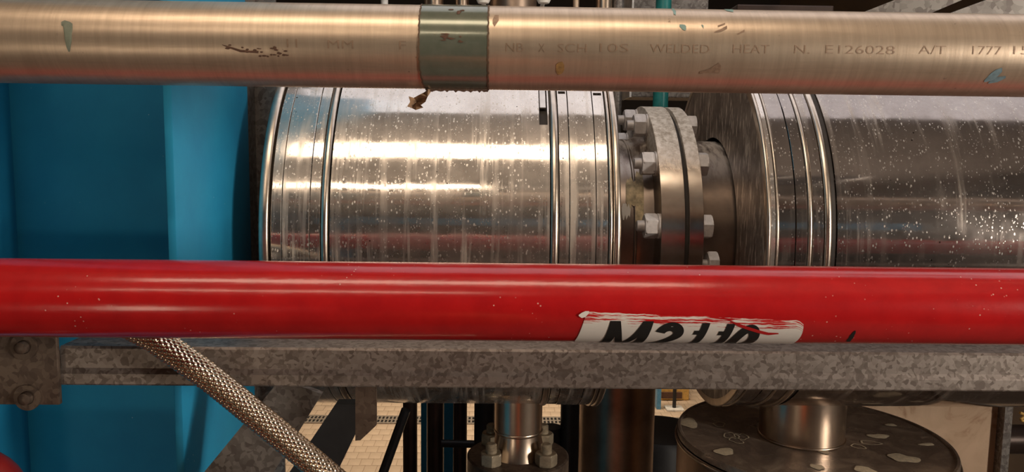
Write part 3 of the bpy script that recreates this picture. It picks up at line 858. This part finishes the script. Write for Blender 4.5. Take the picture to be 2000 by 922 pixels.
# ---------------------------------------------------------------- below the beam
def bar(name, pix, Y, t, mat, label, cat):
    return tag(obj(name, pxprism(pix, Y, t), mat, None, 0), label, cat)
bar('diagonal_strut', [(548, 740), (628, 770), (520, 945), (380, 945)], 1.07, .012, 'galv_dark', 'broad grey galvanized strut slanting behind the braided hose', 'strut')
bar('dark_strut', [(655, 790), (722, 790), (640, 960), (540, 960)], 1.32, .03, 'black', 'black flat strut slanting below the polished drum', 'strut')
bar('gusset_plate', [(694, 694), (735, 694), (735, 831), (704, 860), (694, 861)], 1.005, .006, 'galv_brown', 'small grey gusset plate with cut corner under the polished drum', 'gusset')
def vpipe(name, x0, x1, Y, ztop, mat, label, cat='pipe', yref=850, zbot=FL, parent=None):
    a, b = atY(x0, yref, Y), atY(x1, yref, Y); r = (b.x-a.x)/2
    o = obj(name, solid_lathe([(zbot, r), (ztop, r)], ((a.x+b.x)/2, Y, 0), 'Z', 32), mat, parent)
    return tag(o, label, cat)
HZ = DZ-.12; HYy = 2.45
tag(obj('header_pipe', cyl((-1.2, HYy, HZ), (1.6, HYy, HZ), .07), 'pipe_brown'), 'horizontal header pipe hidden behind the clad drums', 'pipe')
vpipe('dark_riser', 787, 815, HYy, HZ-.068, 'dark_pipe', 'thin dark brown upright pipe beside the slanting handrail')
vpipe('dark_riser', 834, 867, HYy, HZ-.068, 'dark_pipe', 'thicker dark brown upright pipe between two blue posts')
vpipe('dark_riser', 885, 912, HYy, HZ-.068, 'dark_pipe', 'dark upright pipe beside the sliver of lit floor')
def post(x0, x1, Y, mat, label, ztop=.3, name='steel_post', cat='post'):
    a, b = atY(x0, 850, Y).x, atY(x1, 850, Y).x
    return tag(obj(name, bevbox(a, b, Y, Y+.08, FL, ztop, .003), mat, None, 0), label, cat)
post(822, 833, 2.6, 'blue', 'narrow blue steel post behind the thicker dark pipe', -.35)
post(866, 886, 2.6, 'blue', 'broader blue steel post between dark pipes, crossed by a black rail', -.35)
tag(obj('cross_rail', cyl(atY(862, 866, 2.35), atY(945, 868, 2.35), .012, 16), 'black'), 'short black horizontal rail crossing the blue post', 'rail')
tag(obj('slanting_rail', cyl(atY(793, 800, 2.2), atY(735, 960, 2.2), .014, 16), 'blackg'), 'glossy black handrail slanting over the tiled floor', 'handrail')
vpipe('black_column', 926, 966, 2.35, -.37, 'black', 'black upright column behind the stainless reducer', 'column')
vpipe('black_column', 1094, 1132, 2.4, -.37, 'black', 'black upright column left of the wide bronze pipe', 'column')
vpipe('black_column', 1058, 1096, 2.4, atY(1070, 833, 2.4).z, 'black', 'short black post ending below the drain grate view', 'column')
vpipe('black_riser', 380, 545, 1.75, -.45, 'black', 'wide black upright pipe between blue column and galvanized strut')
vpipe('bronze_pipe', 1131, 1276, 2.17, DZ-.06, 'pipe_brown', 'wide glossy bronze coloured upright pipe under the flange', yref=840)
p = atY(1290, 835, 2.75)
tag(obj('black_drum', solid_lathe([(FL, .17), (p.z-.03, .17), (p.z-.008, .155), (p.z, .10), (p.z+.001, .01)], (p.x+.0, 2.75, 0), 'Z', 48), 'black'), 'black rounded barrel behind the stained steel lid', 'barrel')

def saddle(x, r, z0):
    """branch whose top edge follows the underside of the drum"""
    n = 64; v = []
    for i in range(n):
        a = 2*PI*i/n; dy = r*math.sin(a)
        v += [(x+r*math.cos(a), DY+dy, z0), (x+r*math.cos(a), DY+dy, DZ-math.sqrt((DR+.0005)**2-dy*dy))]
    return v, [(2*i, 2*((i+1) % n), 2*((i+1) % n)+1, 2*i+1) for i in range(n)]
# flanged reducer under the bright drum
rc = atY(1012, 850, DY); zw = atY(1012, 851, DY-.04).z; zf = atY(1012, 893, DY-.02).z
r0 = .5*(atY(1059, 820, DY).x-atY(966, 820, DY).x)
rn = thing('flanged_reducer', (rc.x, DY, FL), 'stainless reducer with bolted bottom flange under the polished drum', 'reducer')
obj('neck', saddle(rc.x, r0, zw+.004), 'pipe_steel', rn)
obj('weld_bead', lathe(ring(zw-.004, zw+.004, r0+.0015, .004, .002), (rc.x, DY, 0), 'Z', 48), 'pipe_steel', rn)
obj('cone', lathe([(zw-.003, r0-.002), (zw-.012, r0-.001), (zf+.004, r0+.006), (zf-.004, r0+.010)], (rc.x, DY, 0), 'Z', 48, closed=False), 'pipe_steel', rn)
rfl = .5*(atY(1104, 900, DY).x-atY(906, 900, DY).x)
obj('flange', solid_lathe([(zf-.04, .02), (zf-.04, rfl), (zf-.003, rfl), (zf, rfl-.004), (zf, .02)], (rc.x, DY, 0), 'Z', 64), 'galv_brown', rn)
obj('lower_flange', solid_lathe([(zf-.08, .02), (zf-.08, rfl), (zf-.045, rfl), (zf-.045, .02)], (rc.x, DY, 0), 'Z', 64), 'galv_brown', rn)
obj('down_pipe', cyl((rc.x, DY, FL), (rc.x, DY, zf-.075), r0), 'dark_pipe', rn)
def rbolt(x, y, dz, rot):
    b = obj('bolt', solid_lathe([(zf-.05, .010), (zf+dz-.004, .0125)]+[(zf+dz+.003*i/2, .0125 if i % 2 else .0112) for i in range(1, 11)]+[(zf+dz+.017, .009)], (x, y, 0), 'Z', 18), 'nut_rusty', rn)
    def hx(z0, h, nm='nut'):
        o = bpy.data.objects.new(nm, me_rnut); link(o, Vector((x, y, z0+H)), b); o.rotation_euler = (0, -PI/2, rot)
    hx(zf+.0005, .02)
    return b
me_rnut = hexmesh('nut', .042, .026, 'nut_rusty')
rB = rfl*.74
for k in range(4):
    a = R(45+90*k)
    rbolt(rc.x+rB*math.cos(a), DY+rB*math.sin(a), .030, .3*k)
obj('lifting_tag', pxprism([(958, 856), (966, 854), (964, 890), (958, 893)], DY-.03, .003), 'nut_rusty', rn, 0)

# stained lid vessel under the dark drum
cz = atY(1585, 851, DY).z; cx = atY(1583, 851, DY).x; LR = .5*(atY(1842, 851, DY).x-atY(1328, 851, DY).x)*.985
lv = thing('lidded_vessel', (cx, DY, FL), 'round steel vessel with cream-stained flat lid under the dark drum', 'vessel')
obj('lid', solid_lathe([(cz-.012, .02), (cz-.012, LR), (cz-.002, LR), (cz+.002, LR-.002), (cz+.002, LR-.007), (cz-.0005, LR-.010), (cz, .02)], (cx, DY, 0), 'Z', 128), 'disc', lv)
obj('rim_bead', lathe([(cz-.020+.005*math.sin(a), LR+.001+.004*math.cos(a)) for a in np.linspace(0, 2*PI, 12, endpoint=False)], (cx, DY, 0), 'Z', 128), 'bead', lv)
obj('vessel_wall', lathe([(cz-.02, LR-.001), (FL, LR-.001)], (cx, DY, 0), 'Z', 128, closed=False), 'pipe_brown', lv)
nx = atY(1566, 820, DY).x; nr = .5*(atY(1645, 820, DY).x-atY(1487, 820, DY).x)
obj('neck', saddle(nx, nr, cz), 'pipe_steel', lv)
obj('weld_bead', lathe(ring(cz, cz+.006, nr+.003, .005, .003), (nx, DY, 0), 'Z', 64), 'pipe_steel', lv)
def blob(cxp, cyp, rx, ry, seed, z, ringw=None):
    rnd = random.Random(seed); n = 26
    ph = [rnd.uniform(0, 6.28) for _ in range(3)]
    def rr(a): return 1+.16*math.sin(2*a+ph[0])+.10*math.sin(3*a+ph[1])+.07*math.sin(5*a+ph[2])
    c = atZ(cxp, cyp, z); X_ = atZ(cxp+rx, cyp, z).x-c.x; Y_ = c.y-atZ(cxp, cyp+ry, z).y
    v = [Vector((c.x+X_*rr(a)*math.cos(a), c.y+Y_*rr(a)*math.sin(a), z+.0002)) for a in [2*PI*i/n for i in range(n)]]
    if ringw:
        v2 = [c+(p-c)*ringw+Vector((0, 0, .0002*(1-ringw))) for p in v]
        return v+v2, [(i, (i+1) % n, n+(i+1) % n, n+i) for i in range(n)]
    v.append(c+Vector((0, 0, .0014)))
    return v, [(i, (i+1) % n, n) for i in range(n)]
for i, (a, b, rx, ry, rw) in enumerate([(1346, 826, 18, 9, None), (1415, 882, 17, 8, None), (1405, 829, 12, 5, .8), (1428, 851, 13, 7, .85), (1448, 853, 12, 7, .85), (1438, 860, 13, 6, .85), (1601, 876, 16, 9, None), (1596, 912, 11, 6, None), (1716, 852, 18, 5, None), (1765, 895, 26, 9, None), (1700, 865, 20, 4, .8), (1676, 872, 12, 5, .8), (1690, 918, 18, 8, None), (1740, 830, 9, 3, None), (1810, 868, 14, 3, None)]):
    tag(obj('residue_stain' , blob(a, b, rx, ry, i, cz+.0006, rw), 'cream', lv, 60))
# rust-stained plate beside the vessel
PY = 2.06
bp = thing('stained_plate', (atY(1850, 850, PY).x, PY, FL), 'pale rust-stained upright plate with dark edge strip behind the lidded vessel', 'plate')
a, b = atY(1740, 850, PY).x, atY(1945, 850, PY).x
obj('plate', box(a-.1, b, PY, PY+.008, FL, -.30), 'board', bp, 0)
obj('edge_strip', box(b, b+.022, PY-.03, PY+.02, FL, -.30), 'galv_dark', bp, 0)
p = atY(1985, 858, 2.3)
tag(obj('brown_pipe', cyl((p.x-.06, 2.3, p.z), (XW, 2.3, p.z), .045), 'dark_pipe'), 'brown horizontal pipe beyond the stained plate', 'pipe')
q = [atY(1992, 806, 2.1), atY(2003, 812, 2.1), atY(1994, 820, 2.1), atY(2012, 832, 2.1), atY(2060, 900, 2.1)]
tag(obj('yellow_cable', tube_path(catmull(q, 5), .004, 8), 'yellow'), 'thin yellow cable at the edge of the stained plate', 'cable')
# red domed cap at the lower corner
p = atY(-20, 960, .93)
tag(obj('red_standpipe', solid_lathe([(FL, .062)]+[(p.z-.02+.085*math.sin(a), .062*math.cos(a)) for a in np.linspace(0, PI/2-.05, 10)], (p.x, .90, 0), 'Z', 40), 'deep_red'), 'dark red domed standpipe in front of the blue column', 'standpipe')
# things on the far floor: blue post, yellow crate with coiled teal hose, dark stand
p0 = atZ(1300, 800, FL)
yy = p0.y
def fx(x): return atY(x, 790, yy).x
post(1281, 1289, yy, 'sky_blue', 'blue post at the edge of the lit far floor', FL+.9)
cr = thing('yellow_crate', (fx(1330), yy+.3, FL), 'low yellow crate holding coiled teal hose on the far floor', 'crate')
obj('tray', bevbox(fx(1291), fx(1360), yy+.25, yy+.65, FL, FL+.14, .01), 'yellow', cr, 0)
obj('front_panel', bevbox(fx(1303), fx(1345), yy+.235, yy+.25, FL+.02, FL+.08, .004), 'rust', cr, 0)
for i in range(3):
    obj('hose_coil', lathe([(.025*math.sin(a)+FL+.17+.045*i, .10+.008*i+.025*math.cos(a)) for a in np.linspace(0, 2*PI, 10, endpoint=False)], (fx(1327), yy+.45, 0), 'Z', 32), 'teal', cr)
st_ = thing('dark_stand', (fx(1317), yy, FL), 'thin dark stand on a white foot before the yellow crate', 'stand')
obj('pole', cyl((fx(1317), yy, FL+.02), (fx(1317), yy, FL+.8), .016, 16), 'black', st_)
obj('foot', bevbox(fx(1300), fx(1334), yy-.06, yy+.06, FL, FL+.02, .005), 'white_paint', st_, 0)

# ---------------------------------------------------------------- upper background, seen over and under the tan pipe
UY = HYy
def riser(x0, x1, mat, label, name='steel_riser', top=1.2, cat='pipe', yref=12):
    return vpipe(name, x0, x1, UY, top, mat, label, cat, yref, HZ+.066)
riser(744, 758, 'white_paint', 'thin white riser pipe standing on the hidden header')
riser(829, 866, 'pipe_steel', 'stainless riser pipe behind the grey-green band')
riser(889, 916, 'pipe_steel', 'slim stainless riser pipe beside the white knob')
riser(957, 1048, 'pipe_brown', 'wide bronze coloured riser between two white knobs')
riser(1164, 1196, 'pipe_steel', 'stainless riser pipe near the white edged panel')
riser(1119, 1131, 'copper', 'thin copper coloured riser pipe behind the tan pipe')
riser(1281, 1311, 'teal', 'teal painted upright pipe between the two drums', 'teal_pipe')
riser(1193, 1214, 'galv_dark', 'grey galvanized riser at the end of the polished drum', yref=200)
for x, kl in ((944, 'small white valve knob between the grey-green band and the wide bronze riser'), (1062, 'small white valve knob between the wide bronze riser and the thin copper riser')):
    p = atY(x, 1, 1.75)
    k = thing('white_knob', (p.x, 1.75, p.z), kl, 'knob', 'white knobs')
    obj('cap', solid_lathe([(p.z-.006, .004), (p.z-.006, .012), (p.z+.002, .016), (p.z+.014, .016), (p.z+.018, .01)], (p.x, 1.75, 0), 'Z', 24), 'white_paint', k)
    obj('spindle', cyl((p.x, 1.75, p.z), (p.x, UY, p.z), .005, 10), 'white_paint', k)
a, b = atY(1238, 10, 2.75).x, atY(1384, 10, 2.75).x
gp = thing('cabinet_panel', ((a+b)/2, 2.1, .05), 'grey cabinet with white edge strip behind the teal pipe', 'cabinet')
obj('panel', bevbox(a, b, 2.75, 2.9, .20, 1.2, .004), 'galv_dark', gp, 0)
obj('edge_strip', box(a-.008, a-.001, 2.74, 2.91, .20, 1.2), 'white_paint', gp, 0)
a, b = atY(1412, 10, 2.45).x, atY(1590, 10, 2.45).x
ct = thing('copper_tray', ((a+b)/2, 2.45, HZ+.07), 'reddish copper tray on two legs behind the top of the dark drum', 'tray')
tz = atY(1500, 17, 2.3).z
obj('tray', bevbox(a, b, 2.3, 2.6, tz-.02, tz+.012, .004), 'dark_pipe', ct, 0)
for q in (a+.05, b-.05): obj('leg', cyl((q, 2.45, HZ+.068), (q, 2.45, tz-.02), .012, 12), 'galv_dark', ct)
def diag(pix, label): return tag(obj('galvanized_brace', pxprism(pix, .98, .012), 'galv_dark', None, 0), label, 'brace')
diag([(1640, 42), (1780, 42), (2020, -60), (1900, -60)], 'slanting grey galvanized brace above the tan pipe, closer to the flange')
diag([(1800, 46), (2060, 46), (2300, -60), (2090, -60)], 'wide slanting grey galvanized brace above the tan pipe, away from the flange')

# ---------------------------------------------------------------- behind the viewer, mirrored in the drums
bb = thing('blue_crane_beam', (.4, -3.2, -.5), 'long light blue beam behind the viewer mirrored in the drums', 'beam')
obj('beam_body', bevbox(-1.4, XW, -3.3, -3.1, .48, .80, .01), 'sky_blue', bb, 0)
obj('stanchion', box(-1.3, -1.15, -3.28, -3.12, FL, .48), 'sky_blue', bb, 0)
ob = thing('photographer_stand_in', (-.155, -.5, FL), 'orange domed stand-in for the photographer, added for its reflection', 'barrel')  # dome added in place of the photographer's overalls, only for the orange reflection
obj('stand_in_body', solid_lathe([(FL, .20), (FL+.02, .25), (FL+.5, .26), (FL+.52, .268), (FL+.55, .26), (FL+1.1, .26)]+[(FL+1.1+.42*math.sin(a), .26*math.cos(a)) for a in np.linspace(.1, 1.3, 9)], (-.155, -.5, 0), 'Z', 48), 'orange', ob)
obj('lid', solid_lathe([(FL+1.50, .075), (FL+1.54, .075), (FL+1.55, .06)], (-.155, -.5, 0), 'Z', 48), 'orange', ob)

# unseen duct over the tan pipe in front of the column, added to shade the blue web
du = thing('shade_blocker', (-1.85, .9, .50), 'added unseen duct running above the tan pipe before the blue column', 'blocker')
obj('blocker_body', bevbox(-XW, -.60, .82, .92, .50, 1.0, .004), 'galv_dark', du, 0)
for q in (-.60, -1.4, -2.3): obj('blocker_flange', bevbox(q-.02, q, .80, .94, .48, 1.02, .002), 'galv', du, 0)
